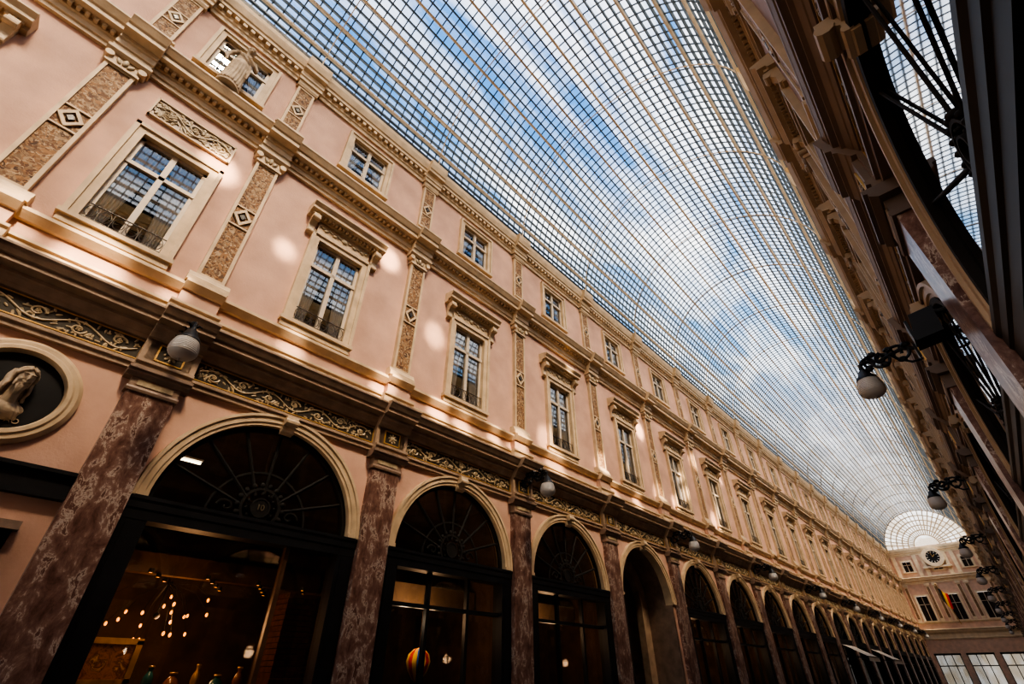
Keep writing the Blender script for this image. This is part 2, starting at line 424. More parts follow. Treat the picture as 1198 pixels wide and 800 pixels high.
def attic_window():
    t = thing('window_00', '', 'window', kind='structure')
    z0, z1, hw = W2
    m = MB(); surround(m, hw, z0, z1, .15, .06); m.box(0, .1, -hw-.18, hw+.18, z0-.1, z0-.01); m.build('surround', cream, t)
    reveal(hw, z0, z1, t); casement(hw, z0, z1, t, .68); curtains(hw-.05, z0+.05, z1-.05, t, .14)
    return t
def marble_pilaster():
    t = thing('pilaster', '', 'pilaster')
    m = MB(); m.box(0, .18, -.31, .31, 0, .55).box(0, .21, -.34, .34, 0, .12).prof([(0, .55), (.17, .55), (.15, .6), (.14, .64), (0, .64)], -.3, .3); m.build('base', capst, t)
    m = MB(); m.box(0, .12, -.265, .265, .64, 4.55); m.build('shaft', marble, t)
    m = MB(); m.prof([(0, 4.5), (.145, 4.5), (.155, 4.53), (.145, 4.56), (0, 4.56)], -.29, .29)
    m.box(0, .135, -.275, .275, 4.56, 4.68)
    m.prof([(0, 4.68), (.15, 4.68), (.2, 4.72), (.2, 4.75), (.23, 4.76), (.23, 4.80), (0, 4.80)], -.36, .36)
    c = m.build('capital', capst, t)
    m = MB(); m.box(.13, .145, -.2, .2, 4.585, 4.655); m.build('capital_inlay', reliefm, c)
    m = MB(); m.box(0, .15, -.265, .265, 4.92, 5.24); fb = m.build('frieze_block', brown, t)
    m = MB(); m.box(.15, .155, -.16, .16, 4.96, 5.20); m.build('dark_inlay', darkst, fb)
    m = MB()
    for a in (0, 1): 
        m.box(.15, .165, -.165, .165, 4.955+.23*a, 4.975+.23*a); m.box(.15, .165, -.165+.31*a, -.145+.31*a, 4.955, 5.205)
    m.build('gilt_frame', gold, fb)
    m = MB(); m.ball((.155, 0, 5.08), (.03, .05, .05), None, 8, 5)
    for q in range(8): a = q*PI/4; m.ball((.158, .065*math.cos(a), 5.08+.065*math.sin(a)), (.015, .03, .018), rotx(a), 6, 4)
    m.build('rosette', reliefm, fb, smooth=True)
    return t
def diamond(m, z, r, x0, x1):
    P = [(0, z+r*1.35), (r, z), (0, z-r*1.35), (-r, z)]; Q = [(a*.62, z+(b-z)*.62) for a, b in P]
    for i in range(4):
        a, b = P[i], P[(i+1) % 4]; c, d = Q[(i+1) % 4], Q[i]
        m.yz([a, b, c, d], x0, x1)
def inlaid(t, z0, z1, hw, d):
    m = MB(); w = .05
    m.box(0, d*.7, -hw, hw, z0, z1)
    for s in (-1, 1): a, b = sorted((s*hw, s*(hw-w))); m.box(d*.7, d, a, b, z0, z1)
    m.box(d*.7, d, -hw+w, hw-w, z0, z0+w).box(d*.7, d, -hw+w, hw-w, z1-w, z1)
    zc = (z0+z1)/2; diamond(m, zc, hw-w, d*.7, d+.01)
    m.box(d*.7, d, -hw+w, hw-w, zc+(hw-w)*1.35, zc+(hw-w)*1.35+.03).box(d*.7, d, -hw+w, hw-w, zc-(hw-w)*1.35-.03, zc-(hw-w)*1.35)
    m.build('frame', cream, t)
    m = MB(); m.box(d*.7, d*.7+.008, -hw+w, hw-w, z0+w, z1-w); m.build('marble_inlay', breccia, t)
    m = MB(); r = .05; m.yz([(0, zc+r*1.3), (r, zc), (0, zc-r*1.3), (-r, zc)], d*.7, d+.015); m.build('boss', darkst, t)
def upper_pilaster():
    t = thing('upper_pilaster', '', 'pilaster')
    m = MB(); m.box(0, .13, -.26, .26, 5.93, 6.34); m.build('pedestal', pinkp, t)
    m = MB(); m.prof([(0, 6.34), (.17, 6.34), (.17, 6.42), (.14, 6.45), (.12, 6.52), (0, 6.52)], -.29, .29); m.build('base', cream, t)
    inlaid(t, 6.52, 9.42, .2, .1)
    m = MB(); m.box(0, .12, -.21, .21, 9.42, 9.62); m.prof([(0, 9.62), (.14, 9.62), (.19, 9.67), (.19, 9.72), (0, 9.72)], -.3, .3)
    for s in (-1, 1): m.tube([(.0, s*.22, 9.56), (.16, s*.22, 9.56)], .06, 12)
    m.prof([(0, 9.40), (.13, 9.40), (.13, 9.44), (0, 9.44)], -.23, .23)
    c = m.build('capital', cream, t)
    m = MB(); m.ball((.13, 0, 9.55), (.03, .04, .08))
    for s in (-1, 1): m.ball((.13, s*.08, 9.52), (.025, .03, .07), rotx(-s*.5))
    m.build('leaf_carving', reliefm, c, smooth=True)
    return t
def attic_pilaster():
    t = thing('attic_pilaster', '', 'pilaster'); inlaid(t, 10.68, 12.30, .19, .08)
    m = MB(); m.prof([(0, 12.30), (.1, 12.30), (.13, 12.36), (.13, 12.45), (0, 12.45)], -.23, .23); m.build('capital', cream, t)
    return t
def scroll_relief(m, y0, y1, z, h, x):
    rnd = random.Random(7)
    n = max(3, round((y1-y0)/(h*1.6))); w = (y1-y0)/n
    N = n*16
    m.tube([(x, y0+(y1-y0)*i/N, z+h*.30*math.sin(i/16*PI)) for i in range(N+1)], h*.05, 5)
    for i in range(n):
        yc = y0+w*(i+.5); s = 1 if i % 2 else -1; zc = z+s*h*.08; pts = []
        for q in range(16):
            a = q/15*PI*2.4; r = h*.27*(1-q/19)
            pts.append((x, yc+r*math.cos(a)*1.2, zc+s*r*math.sin(a)))
        m.tube(pts, h*.055, 5, lambda t: 1.2-.5*t)
        for q in range(5): a = q*PI*.4; m.ball((x+.004, yc+h*.07*math.cos(a), zc+h*.07*math.sin(a)), (.014, h*.07, h*.04), rotx(a), 6, 4)
        for q in range(22):
            a = rnd.uniform(0, 2*PI); yy = yc+rnd.uniform(-.5, .5)*w; zz = z+rnd.choice((-1, 1))*h*rnd.uniform(.10, .42)
            m.ball((x-.004, yy, zz), (.014, h*rnd.uniform(.10, .17), h*.055), rotx(a), 6, 4)
def frieze_panel(hw):
    t = thing('frieze_panel', '', 'frieze panel')
    m = MB(); m.box(.03, .045, -hw, hw, 4.94, 5.22); m.build('ground', darkst, t)
    m = MB(); w = .013
    m.box(.04, .06, -hw, hw, 4.94, 4.94+w).box(.04, .06, -hw, hw, 5.22-w, 5.22).box(.04, .06, -hw, -hw+w, 4.94, 5.22).box(.04, .06, hw-w, hw, 4.94, 5.22); m.build('gilt_frame', gold, t)
    m = MB(); scroll_relief(m, -hw+.05, hw-.05, 5.08, .26, .05); m.build('scroll_relief', reliefm, t, smooth=True)
    return t
def archivolt(t):
    m = MB(); m.arc(0, AZ, [(AR, -.2), (AR, .03), (AR+.04, .03), (AR+.05, .05), (AR+.12, .05), (AR+.13, .075), (AR+.17, .075), (AR+.18, 0), (AR+.06, -.2)], 0, PI, 40)
    for s in (-1, 1): a, b = sorted((s*AR, s*(AR+.17))); m.box(-.2, .06, a, b, 3.36, 3.42)
    a = m.build('archivolt', cream, t, smooth=True)
    m = MB(); console(m, 0, .09, 4.60, 4.86, .16); m.build('keystone', cream, a)
def fan(t, x=-.1, bars=7, slim=False):
    m = MB(); m.arc(0, AZ, [(AR-.06, x-.03), (AR-.06, x+.04), (AR, x+.04), (AR, x-.03)], 0, PI, 36)
    cz = AZ+.19; k = .55 if slim else 1.0
    for i in range(1, bars+1):
        a = PI*i/(bars+1)
        d = Vector((0, math.cos(a), math.sin(a))); p = Vector((x, 0, AZ+.08))+d*.30*k; q = Vector((x, 0, AZ))+d*(AR-.04)
        m.tube([p, q], .010 if slim else .024, 6)
    if not slim: m.arc(0, AZ, [(.66, x-.01), (.66, x+.01), (.69, x+.01), (.69, x-.01)], 0, PI, 24)
    m.build('fanlight_bars', fanm, t, smooth=True)
    if slim: cz = AZ+.15
    m = MB(); m.arc(0, cz, [(.24*k, x-.02), (.24*k, x+.02), (.28*k, x+.02), (.28*k, x-.02)], 0, 2*PI, 32, True)
    m.arc(0, cz, [(.11*k, x-.02), (.11*k, x+.03), (.135*k, x+.03), (.135*k, x-.02)], 0, 2*PI, 24, True)
    if not slim: m.arc(0, cz, [(0.001, x-.02), (0.001, x+.02), (.11, x+.02), (.11, x-.02)], 0, 2*PI, 20, True)
    for i in range(18):
        a = 2*PI*i/18; m.ball((x+.01, .31*k*math.cos(a), cz+.31*k*math.sin(a)), (.022, .036*k, .042*k), rotx(a-PI/2), 8, 5)
    for i in range(12):
        a = 2*PI*i/12; pts = [(x+.01, .13*k*math.cos(a)+.0, cz+.13*k*math.sin(a))]
        for q in range(8):
            b = a+.35*math.sin(q/7*PI); r = (.13+.11*q/7)*k; pts.append((x+.01, r*math.cos(b), cz+r*math.sin(b)))
        m.tube(pts, .014*k, 5); m.ball((x+.015, .19*k*math.cos(a+.12), cz+.19*k*math.sin(a+.12)), .022*k, None, 6, 4)
    for s in (-1, 1):
        pts = [(x, s*k*(.44+.12*(1-q/14)*math.cos(q*.5)), AZ+.13+k*.1*(1-q/14)*math.sin(q*.5)) for q in range(14)]; m.tube(pts, .018*k, 5)
    m.build('medallion', fanm, t, smooth=True)
def shopfront(kind=0):
    rt = kind == 2
    t = thing('shopfront', '', 'shopfront'); archivolt(t)
    if rt: fan(t, .005, 4, True)
    else: fan(t)
    m = MB()
    for s in (-1, 1):
        a, b = sorted((s*1.24, s*1.50)); m.box(-.2, .04, a, b, 0, 3.16)
        a, b = sorted((s*1.30, s*1.44)); m.box(.04, .055, a, b, .6, 3.05)
    m.box(-.2, .03, -1.3, 1.3, 0, .5)
    m.build('frame', black, t)
    m = MB(); m.prof([(-.2, 3.10), (.045, 3.10), (.045, 3.2), (.06, 3.22), (.06, 3.29), (.075, 3.32), (.075, 3.36), (-.2, 3.38)], -1.505, 1.505); m.build('transom', black, t)
    m = MB()
    if kind == 0: m.box(-.14, -.06, .50, .56, .5, 3.12)
    else: m.box(-.14, -.06, -.48, -.42, .5, 3.12).box(-.14, -.06, .42, .48, .5, 3.12).box(-.14, -.06, -1.3, 1.3, 2.55, 2.61)
    m.build('mullion', wood if kind == 0 else black, t)
    px = -.01 if rt else -.12
    m = MB(); P = [(-1.3, .5), (1.3, .5), (1.3, 3.35)]+[(1.3*math.cos(PI*i/24), 3.35+1.3*math.sin(PI*i/24)) for i in range(1, 24)]+[(-1.3, 3.35)]
    m.add([(px, a, b) for a, b in P], [tuple(range(len(P)))]); m.build('pane', sglass, t, recalc=False)
    m = MB(); y = B/2-.02; d0, d1, zt = -.21, -3.2, 4.79
    m.add([(d0, -y, 0.01), (d0, y, 0.01), (d0, y, zt), (d0, -y, zt), (d1, -y, 0.01), (d1, y, 0.01), (d1, y, zt), (d1, -y, zt)], [(4, 5, 6, 7), (0, 4, 7, 3), (1, 2, 6, 5), (3, 7, 6, 2), (0, 1, 5, 4)])
    it = m.build('interior', shopwall, t, recalc=False)
    m = MB(); m.box(-3.1, -1.2, -1.7, 1.7, 3.0, 3.1).box(-1.35, -1.2, -1.7, 1.7, 2.75, 3.1); m.build('soffit', soffm if kind else wood, it)
    return t
def archway():
    t = thing('archway', '', 'archway'); archivolt(t)
    m = MB(); r = AR-.001
    m.arc(0, AZ, [(r, -1.5), (r, -.2), (r+.04, -.2), (r+.04, -1.5)], 0, PI, 32)
    for s in (-1, 1): a, b = sorted((s*r, s*(r+.04))); m.box(-1.5, 0, a, b, 0, AZ)
    m.build('passage_lining', capst, t, smooth=True)
    m = MB(); m.arc(0, AZ, [(1.0, -1.0), (1.0, -.8), (AR, -.8), (AR, -1.0)], 0, PI, 32)
    for s in (-1, 1): a, b = sorted((s*1.0, s*AR)); m.box(-1.0, -.8, a, b, 0, AZ)
    m.build('inner_arch', brown, t, smooth=True)
    m = MB(); m.box(-1.48, -1.4, -1, 1, 2.95, 3.15)
    for yy in (-1, -.35, .3, .93): m.box(-1.48, -1.42, yy, yy+.07, 0, 2.95)
    m.box(-1.48, -1.42, -1, 1, 0, .4); m.build('door_frame', black, t)
    m = MB(); m.box(-3.1, -1.5, -1.2, 1.2, .01, 4.7); m.build('inner_hall', roomdark, t)
    return t
def wall_lamp():
    t = thing('wall_lamp', '', 'lamp')
    m = MB(); m.box(0, .03, -.07, .07, -.2, .2)
    m.tube([(.02, 0, 0), (.15, 0, .05), (.3, 0, .02), (.45, 0, -.03), (.6, 0, .02), (.68, 0, 0), (.68, 0, -.1)], .026, 8)
    for cx_, r0, sg in ((.2, .15, 1), (.42, .13, -1), (.58, .09, 1)):
        pts = []
        for q in range(24):
            a = q/23*PI*3; r = r0*(1-q/28); pts.append((cx_+r*math.cos(a), 0, sg*(r*math.sin(a))-.01))
        m.tube(pts, .021, 6)
    for q in range(6): m.ball((.1+q*.1, 0, .10*(-1)**q), (.06, .045, .04), None, 6, 4)
    for s in (-1, 1):   # side leaves of the wrought bracket
        for q in range(4): m.tube([(.1+.14*q, 0, .02), (.14+.14*q, s*.06, .07), (.19+.14*q, s*.09, .03)], .014, 5, lambda t: 1.2-.6*t)
    m.tube([(.02, 0, -.18), (.12, 0, -.18), (.22, 0, -.10), (.3, 0, 0)], .018, 6)
    m.build('bracket', iron, t, smooth=True)
    m = MB(); m.lathe([(.0, -.05), (.03, -.055), (.035, -.09), (.065, -.11), (.085, -.17), (.125, -.215), (.135, -.25), (0, -.25)], 20, (.68, 0, 0)); m.build('cap', iron, t, smooth=True)
    P = [(.12, -.245)]
    for i in range(25):
        a = i/24; z = -.25-.27*a
        r = .125+.035*math.sin(a/.55*PI/2) if a < .55 else .16*math.sqrt(max(0, 1-((a-.55)/.45)**2.2))
        P.append((r+.005*(i % 2), z))
    m = MB(); m.lathe(P, 24, (.68, 0, 0)); m.lathe([(.0, -.545), (.015, -.535), (.012, -.51)], 8, (.68, 0, 0)); m.build('globe', globe_m, t, smooth=True)
    return t

pw = first_window(); paw = attic_window(); pmp = marble_pilaster(); pup = upper_pilaster(); pap = attic_pilaster()
pfp = frieze_panel(1.45); ps0 = shopfront(0); ps1 = shopfront(1); ps2 = shopfront(2); pl_ = wall_lamp()
WN = 1
def side(name, x, rz, y0, ks):
    global WN
    for k in ks:
        yc = y0+B*(k+.5); n = ORD[k]; L = (x, yc, 0)
        ref = 'of the sunlit left facade after the roundel' if name == 'left' else 'of the dark right facade from the camera'
        place(pw, L, rz, 'tall hooded first-floor window, %s bay %s' % (n, ref), 'first-floor windows, %s facade' % name, 'window_%d' % WN); WN += 1
        place(paw, L, rz, 'small attic window, %s bay %s' % (n, ref), 'attic windows, %s facade' % name, 'window_%d' % WN); WN += 1
        place(pfp, L, rz, 'gilt-framed scroll frieze, %s bay %s' % (n, ref), 'frieze panels, %s facade' % name)
        if not (name == 'left' and k == 3):
            place(ps2 if name == 'right' else (ps0 if k == 0 else ps1), L, rz, 'black arched shopfront, %s bay %s' % (n, ref), 'shopfronts, %s facade' % name)
    for k in list(ks)+[max(ks)+1]:
        L = (x, y0+B*k, 0); n = ORD[k]
        place(pmp, L, rz, 'veined red-brown marble pilaster, %s %s' % (n, ref), 'marble pilasters, %s facade' % name)
        place(pup, L, rz, 'inlaid first-floor pilaster, %s %s' % (n, ref), 'first-floor pilasters, %s facade' % name)
        place(pap, L, rz, 'short inlaid attic pilaster, %s %s' % (n, ref), 'attic pilasters, %s facade' % name)
        if k % 2 == 0 and k < 19 and not (name == 'right' and k == 0):
            place(pl_, (x+(.16 if rz == 0 else -.16), y0+B*k, 5.27), rz, 'globe wall lamp on scrolled iron bracket, %s lamp along the %s facade' % (ORD[k//2 if name == 'left' else k//2-1], name), 'wall lamps, %s facade' % name)
side('left', XL, 0, YL, range(NB))
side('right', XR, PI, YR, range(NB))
aw = archway(); aw.location = (XL, YL+B*3.5, 0); aw['label'] = 'open arched passage without fanlight, fourth arch of the left facade'
y2 = YP-B/2
for (p, lab) in ((pw, 'hooded first-floor window at the far left edge, left of the relief plaque'), (paw, 'attic window at the far left edge, left of the statue')):
    place(p, (XL, y2, 0), 0, lab, None, 'window_%d' % WN); WN += 1
place(ps1, (XL, y2, 0), 0, 'black arched shopfront left of the bust roundel', 'shopfronts, left facade')
for p, lab in ((pmp, 'marble ground-floor pilaster left of the bust roundel'), (pup, 'inlaid first-floor pilaster left of the unhooded window'), (pap, 'short inlaid attic pilaster left of the statue')):
    place(p, (XL, YP, 0), 0, lab)
t = first_window(False); t.location = (XL, YC, 0); t.name = 'window_%d' % WN; WN += 1; t['label'] = 'unhooded first-floor window below the carved relief plaque'
place(paw, (XL, YC, 0), 0, 'attic window behind the standing stone statue', None, 'window_%d' % WN)
t = frieze_panel(.86); t.location = (XL, YC, 0); t['label'] = 'short gilt-framed frieze panel above the bust roundel'
t = thing('relief_plaque', 'carved scroll relief plaque above the unhooded first-floor window', 'relief', (XL, YC, 0))
m = MB(); m.box(0, .02, -.6, .6, 9.0, 9.40); m.build('slab', brown, t)
m = MB(); m.box(0, .05, -.62, .62, 8.97, 9.0).box(0, .05, -.62, .62, 9.4, 9.43).box(0, .05, -.63, -.6, 8.97, 9.43).box(0, .05, .6, .63, 8.97, 9.43); m.build('border', cream, t)
m = MB(); scroll_relief(m, -.58, .58, 9.2, .36, .035)
for q in range(60): m.ball((.025, random.uniform(-.56, .56), random.uniform(9.03, 9.37)), (.02, .05, .022), rotx(random.uniform(0, PI)), 6, 4)
m.build('carving', reliefm, t, smooth=True)
# bust roundel
def text(body, size, mat, loc, rot, name, parent=None):
    cu = bpy.data.curves.new(name, 'FONT'); cu.body = body; cu.size = size; cu.align_x = 'CENTER'; cu.align_y = 'CENTER'; cu.extrude = .006
    tmp = bpy.data.objects.new('tmp', cu); C.objects.link(tmp); bpy.context.view_layer.update()
    me = bpy.data.meshes.new_from_object(tmp.evaluated_get(bpy.context.evaluated_depsgraph_get())); me.name = name
    bpy.data.objects.remove(tmp); me.materials.clear(); me.materials.append(mat)
    o = bpy.data.objects.new(name, me); C.objects.link(o); o.location = loc; o.rotation_euler = rot
    if parent: o.parent = parent
    return o
t = thing('roundel', 'round cream stone niche frame with dark hollow around the bust', 'roundel', (XL, YC, 4.14))
m = MB(); m.arc(0, 0, [(.44, 0), (.44, .06), (.46, .10), (.50, .10), (.52, .08), (.56, .08), (.60, .04), (.60, 0)], 0, 2*PI, 48, True); m.build('ring', cream, t, smooth=True)
m = MB(); m.arc(0, 0, [(.001, 0.005), (.001, .012), (.45, .012), (.45, .005)], 0, 2*PI, 40, True); m.build('niche', black, t)
text('AO', .08, stone, (.02, .17, -.31), (PI/2, 0, PI/2), 'lettering', t)
def remesh(o, v, it=2):
    r = o.modifiers.new('r', 'REMESH'); r.mode = 'VOXEL'; r.voxel_size = v; r.use_smooth_shade = True
    s = o.modifiers.new('s', 'SMOOTH'); s.iterations = it; s.factor = .5
bt = thing('bust', 'pale stone bust with long hair and beard inside the roundel', 'bust', (XL+.03, YC+.03, 4.13))
bt.rotation_euler = (0, .26, .30); bt.scale = (.96, .96, .96)
m = MB()
m.ball((.10, 0, .17), (.092, .078, .112), None, 22, 16).ball((.125, 0, .10), (.055, .052, .055), None, 14, 10)
m.tube([(.186, 0, .205), (.205, 0, .165), (.216, 0, .145)], .012, 8).ball((.208, 0, .140), (.013, .018, .011))
for s in (-1, 1):
    m.ball((.176, s*.034, .211), (.022, .032, .008)).ball((.168, s*.032, .181), (.012, .015, .008)).ball((.152, s*.042, .140), (.028, .024, .028))
m.ball((.183, 0, .112), (.012, .026, .006)).ball((.180, 0, .098), (.013, .020, .007))
m.ball((.150, 0, .055), (.042, .046, .050), None, 16, 10).ball((.145, 0, .015), (.03, .03, .045), None, 12, 8).ball((.178, 0, .122), (.012, .035, .006))
for s in (-1, 1): m.ball((.12, s*.058, .095), (.03, .018, .05))
m.tube([(.07, 0, .10), (.05, 0, -.03), (.04, 0, -.12)], .055, 14, lambda t: 1+.4*t)
m.ball((.03, 0, -.19), (.085, .25, .095), None, 26, 14).ball((.055, 0, -.22), (.10, .18, .11), None, 20, 12).ball((.03, 0, -.12), (.07, .13, .06), None, 18, 10)
for q in range(7): m.tube([(.085, -.17+.045*q, -.13), (.128, -.11+.04*q, -.20), (.118, -.03+.03*q, -.29)], .016, 7, lambda t: .8+.4*math.sin(t*PI))
b = m.build('figure', stone, bt); remesh(b, .006, 1)
m = MB()
m.ball((.06, 0, .225), (.098, .094, .080), None, 20, 12).ball((.025, 0, .12), (.070, .102, .15), None, 20, 12).ball((.02, 0, 0), (.055, .118, .14), None, 18, 12)
for s in (-1, 1):
    for j in range(6):
        x0 = .10-.022*j
        pts = [(x0+.010*math.sin(q*1.4+j*1.3)-.003*q, s*(.084+.003*j+.008*math.sin(q*1.4+j)+.004*q), .23-.036*q) for q in range(10)]
        m.tube(pts, .020, 8, lambda t: 1.05-.35*t)
    m.tube([(.150, s*.006, .275), (.168, s*.035, .255), (.150, s*.068, .228), (.115, s*.086, .19)], .019, 8)
    m.tube([(.11, s*.006, .298), (.125, s*.05, .275), (.10, s*.082, .24)], .017, 8)
h = m.build('hair', stone, bt); remesh(h, .006, 1)
m = MB()
for q in range(7):
    y_ = -.036+.012*q; m.tube([(.172, y_, .085), (.188-abs(y_)*.3, y_*.95, .05), (.180-abs(y_)*.3, y_*.8, .01), (.165, y_*.55, -.025)], .0075, 6, lambda t: 1.1-.4*t)
m.build('beard', stone, bt, smooth=True)
text('10', .11, dimgold, (-.072, 0, AZ+.19), (PI/2, 0, PI/2), 'house_number', ps0)
# statue
st = thing('statue', 'standing draped stone statue on the cornice before the attic window', 'statue', (XL+.27, YC, 10.38)); st.scale = (1.1, 1.1, 1.1)
m = MB(); m.lathe([(0, 0), (.19, 0), (.19, .03), (.165, .05), (.165, .08), (0, .08)], 24); m.build('plinth', stone, st)
m = MB()
m.lathe([(0, .07), (.16, .07), (.165, .15), (.14, .4), (.135, .6), (.15, .7), (.11, .85), (.0, .86)], 20)
m.ball((0, 0, .93), (.09, .125, .18), None, 18, 12).ball((0, 0, 1.05), (.07, .16, .055), None, 18, 10)
for s in (-1, 1): m.ball((.07, s*.055, 1.0), (.045, .05, .05)).ball((0, s*.15, 1.05), (.05, .045, .05))
m.tube([(0, 0, 1.05), (.02, 0, 1.22)], .040, 12).ball((.045, .01, 1.29), (.075, .063, .095), None, 18, 14).ball((.115, .012, 1.285), (.018, .011, .020)).ball((.09, .011, 1.23), (.028, .026, .022))
for s in (-1, 1): m.ball((.105, s*.025+.01, 1.315), (.014, .022, .007)).ball((.1, s*.03+.01, 1.27), (.02, .018, .02))
m.ball((.01, .01, 1.335), (.082, .078, .062), None, 16, 10).ball((-.06, .01, 1.32), (.04, .04, .04)).ball((.0, .01, 1.27), (.05, .072, .06))
def arm(m, P, hand_dir):
    m.tube(P[:3], .042, 10, lambda t: 1-.18*t).ball(P[2], .035).tube(P[2:], .034, 10, lambda t: 1-.28*t)
    h = Vector(P[-1]); d = Vector(hand_dir).normalized(); sd = d.orthogonal().normalized()
    m.ball(h+d*.03, (.026, .022, .034))
    for q in range(4): o_ = sd*(.012*(q-1.5)); m.tube([h+d*.04+o_, h+d*(.075-.006*abs(q-1.3))+o_*1.3, h+d*(.095-.008*abs(q-1.3))+o_*1.2+Vector((-.012, 0, -.006))], .0085, 6)
    m.tube([h+d*.015+sd*.02, h+d*.05+sd*.036], .009, 6)
arm(m, [(0, .15, 1.06), (.01, .205, .95), (.04, .215, .84), (.12, .15, .84), (.155, .07, .90)], (.1, -.5, .5))
arm(m, [(0, -.15, 1.06), (-.005, -.22, .94), (.01, -.245, .82), (.06, -.245, .72), (.10, -.22, .63)], (.3, .1, -1))
for i in range(13):
    a = -1.9+i*.32; m.tube([(.09*math.cos(a), .115*math.sin(a), .86), (.13*math.cos(a), .14*math.sin(a), .72), (.14*math.cos(a+.1), .145*math.sin(a+.1), .4), (.16*math.cos(a+.05), .165*math.sin(a), .1)], .019, 6, lambda t: .7+.5*t)
for q in range(5): m.tube([(.06, -.13+.03*q, 1.06-.015*q), (.10, -.05+.03*q, .97-.02*q), (.10, .06+.02*q, .86-.03*q), (.09, .13, .78-.04*q), (.11, .16, .6-.05*q)], .016, 6)
b = m.build('figure', stone, st); remesh(b, .008, 1)
t = thing('doorcase', 'stone doorcase with dark band above, below the bust roundel', 'doorcase', (XL, YC, 0))
m = MB(); m.box(0, .1, -.91, .91, 3.14, 3.42).prof([(0, 3.36), (.16, 3.38), (.16, 3.42), (0, 3.44)], -.91, .91); m.build('band', black, t)
m = MB()
for s in (-1, 1): a, b = sorted((s*.48, s*.66)); m.box(0, .08, a, b, 0, 2.8)
m.box(0, .08, -.66, .66, 2.62, 2.8).box(0, .13, -.7, .7, 2.8, 2.88); m.build('surround', capst, t)
m = MB(); m.box(0, .03, -.48, .48, 0, 2.62).box(.03, .045, -.38, -.05, 1.4, 2.5).box(.03, .045, .05, .38, 1.4, 2.5); m.build('door_leaf', black, t)
for k, lab in ((9, 'cream canvas awning over the tenth left arch'), (11, 'cream canvas awning over the twelfth left arch')):
    t = thing('awning', lab, 'awning', (XL, YL+B*(k+.5), 0), 0, 'awnings')
    m = MB(); m.add([(.1, -1.35, 3.1), (.1, 1.35, 3.1), (1.1, 1.35, 2.55), (1.1, -1.35, 2.55), (1.1, 1.35, 2.35), (1.1, -1.35, 2.35)], [(0, 1, 2, 3), (3, 2, 4, 5)]); m.build('canvas', canvas, t, recalc=False)
    m = MB(); m.tube([(1.1, -1.35, 2.55), (1.1, 1.35, 2.55)], .02).tube([(.1, -1.3, 2.6), (1.1, -1.3, 2.5)], .015).tube([(.1, 1.3, 2.6), (1.1, 1.3, 2.5)], .015); m.build('arm', iron, t)
t = thing('loudspeaker', 'black box loudspeaker on a bracket high on the right wall', 'loudspeaker', (XR-.13, YR+B+.55, 3.95))
m = MB(); m.prof([(-.24, -.13), (-.20, .11), (-.03, .13), (-.05, -.11)], -.10, .10); m.build('cabinet', black, t)
m = MB(); m.box(-.245, -.225, -.08, .08, -.10, .08); m.build('grille', iron, t)
m = MB(); m.tube([(.12, 0, .1), (-.1, 0, .12), (-.12, 0, 0)], .02).tube([(.1, .02, .05), (-.02, .1, .2), (.02, .2, .05), (.1, .25, .15)], .008); m.build('bracket', iron, t)

# ------------------------------------------------------------------ shop contents
ch = thing('chandelier', 'branched metal chandelier with warm bulbs inside the first shop', 'chandelier', (XL-1.5, 2.15, 2.3))
m = MB(); m.tube([(0, 0, 0), (0, 0, .45)], .012); m.ball((0, 0, 0), .04)
tips = []
for i in range(20):
    a = 2*PI*i/9+.4*(i % 3); r = random.uniform(.12, .66); z = random.uniform(-.34, .32)
    m.tube([(0, 0, .4), (r*.6*math.cos(a), r*.6*math.sin(a), z*.5+.3), (r*math.cos(a), r*math.sin(a), z+.06)], .003, 4); tips.append((r*math.cos(a), r*math.sin(a), z))
m.build('branches', black, ch, smooth=True)
for p in tips: m = MB(); m.ball((p[0], p[1], p[2]+.03), (.017, .017, .026)); m.build('bulb', bulbm, ch, smooth=True)
for i in range(18):
    t = thing('ceiling_spotlight', 'small warm spotlight under the first shop soffit, %s from the left' % ORD[i], 'spotlight', (XL-.8-.32*(i % 4), 1.05+.17*i, 2.70), 0, 'spotlights in the first shop')
    m = MB(); m.lathe([(.0, .05), (.03, .05), (.035, 0)], 10); m.build('housing', black, t)
    m = MB(); m.lathe([(.0, .0), (.02, .001)], 10); m.build('lens', bulbm, t)
t = thing('tube_light', 'short white light tube behind the first shop fanlight', 'tube light', (XL-1.4, 1.75, 4.35))
m = MB(); m.box(-.03, .03, -.2, .2, .03, .06); m.build('housing', whitef, t)
m = MB(); m.tube([(0, -.18, 0), (0, .18, 0)], .018, 8); m.build('tube', tubem, t)
t = thing('brick_pillar', 'red brick pillar inside the first shop, beside its right jamb', 'pillar', (XL-1.0, 3.85, 0))
m = MB()
for i in range(38): o_ = .005*(i % 2); m.box(-.25+o_, .25-o_, -.28+o_, .28-o_, i*.07, i*.07+.062)
m.build('courses', brick, t)
t = thing('picture_frame', 'gilt picture frame in the left of the first shop window', 'picture frame', (XL-.5, 1.60, 1.76))
m = MB()
for s in (-1, 1): m.box(-.02, .02, s*.24-.03, s*.24+.03, -.2, .2); m.box(-.02, .02, -.27, .27, s*.19-.03, s*.19+.03)
m.build('frame', gold, t)
m = MB(); m.box(-.015, 0, -.22, .22, -.17, .17); m.build('picture', paintm, t)
m = MB(); m.tube([(-.02, 0, -.2), (-.1, 0, -.24)], .015); m.build('stand', wood, t)
t = thing('display_table', 'dark wooden display table behind the first shop glass', 'table', (XL-.6, 2.3, 0))
m = MB(); m.box(-.3, .3, -1.1, 1.1, 1.44, 1.5); m.build('top', wood, t)
for sx in (-.25, .25):
    for sy in (-1, 1): m = MB(); m.box(sx-.03, sx+.03, sy-.03, sy+.03, 0, 1.44); m.build('leg', wood, t)
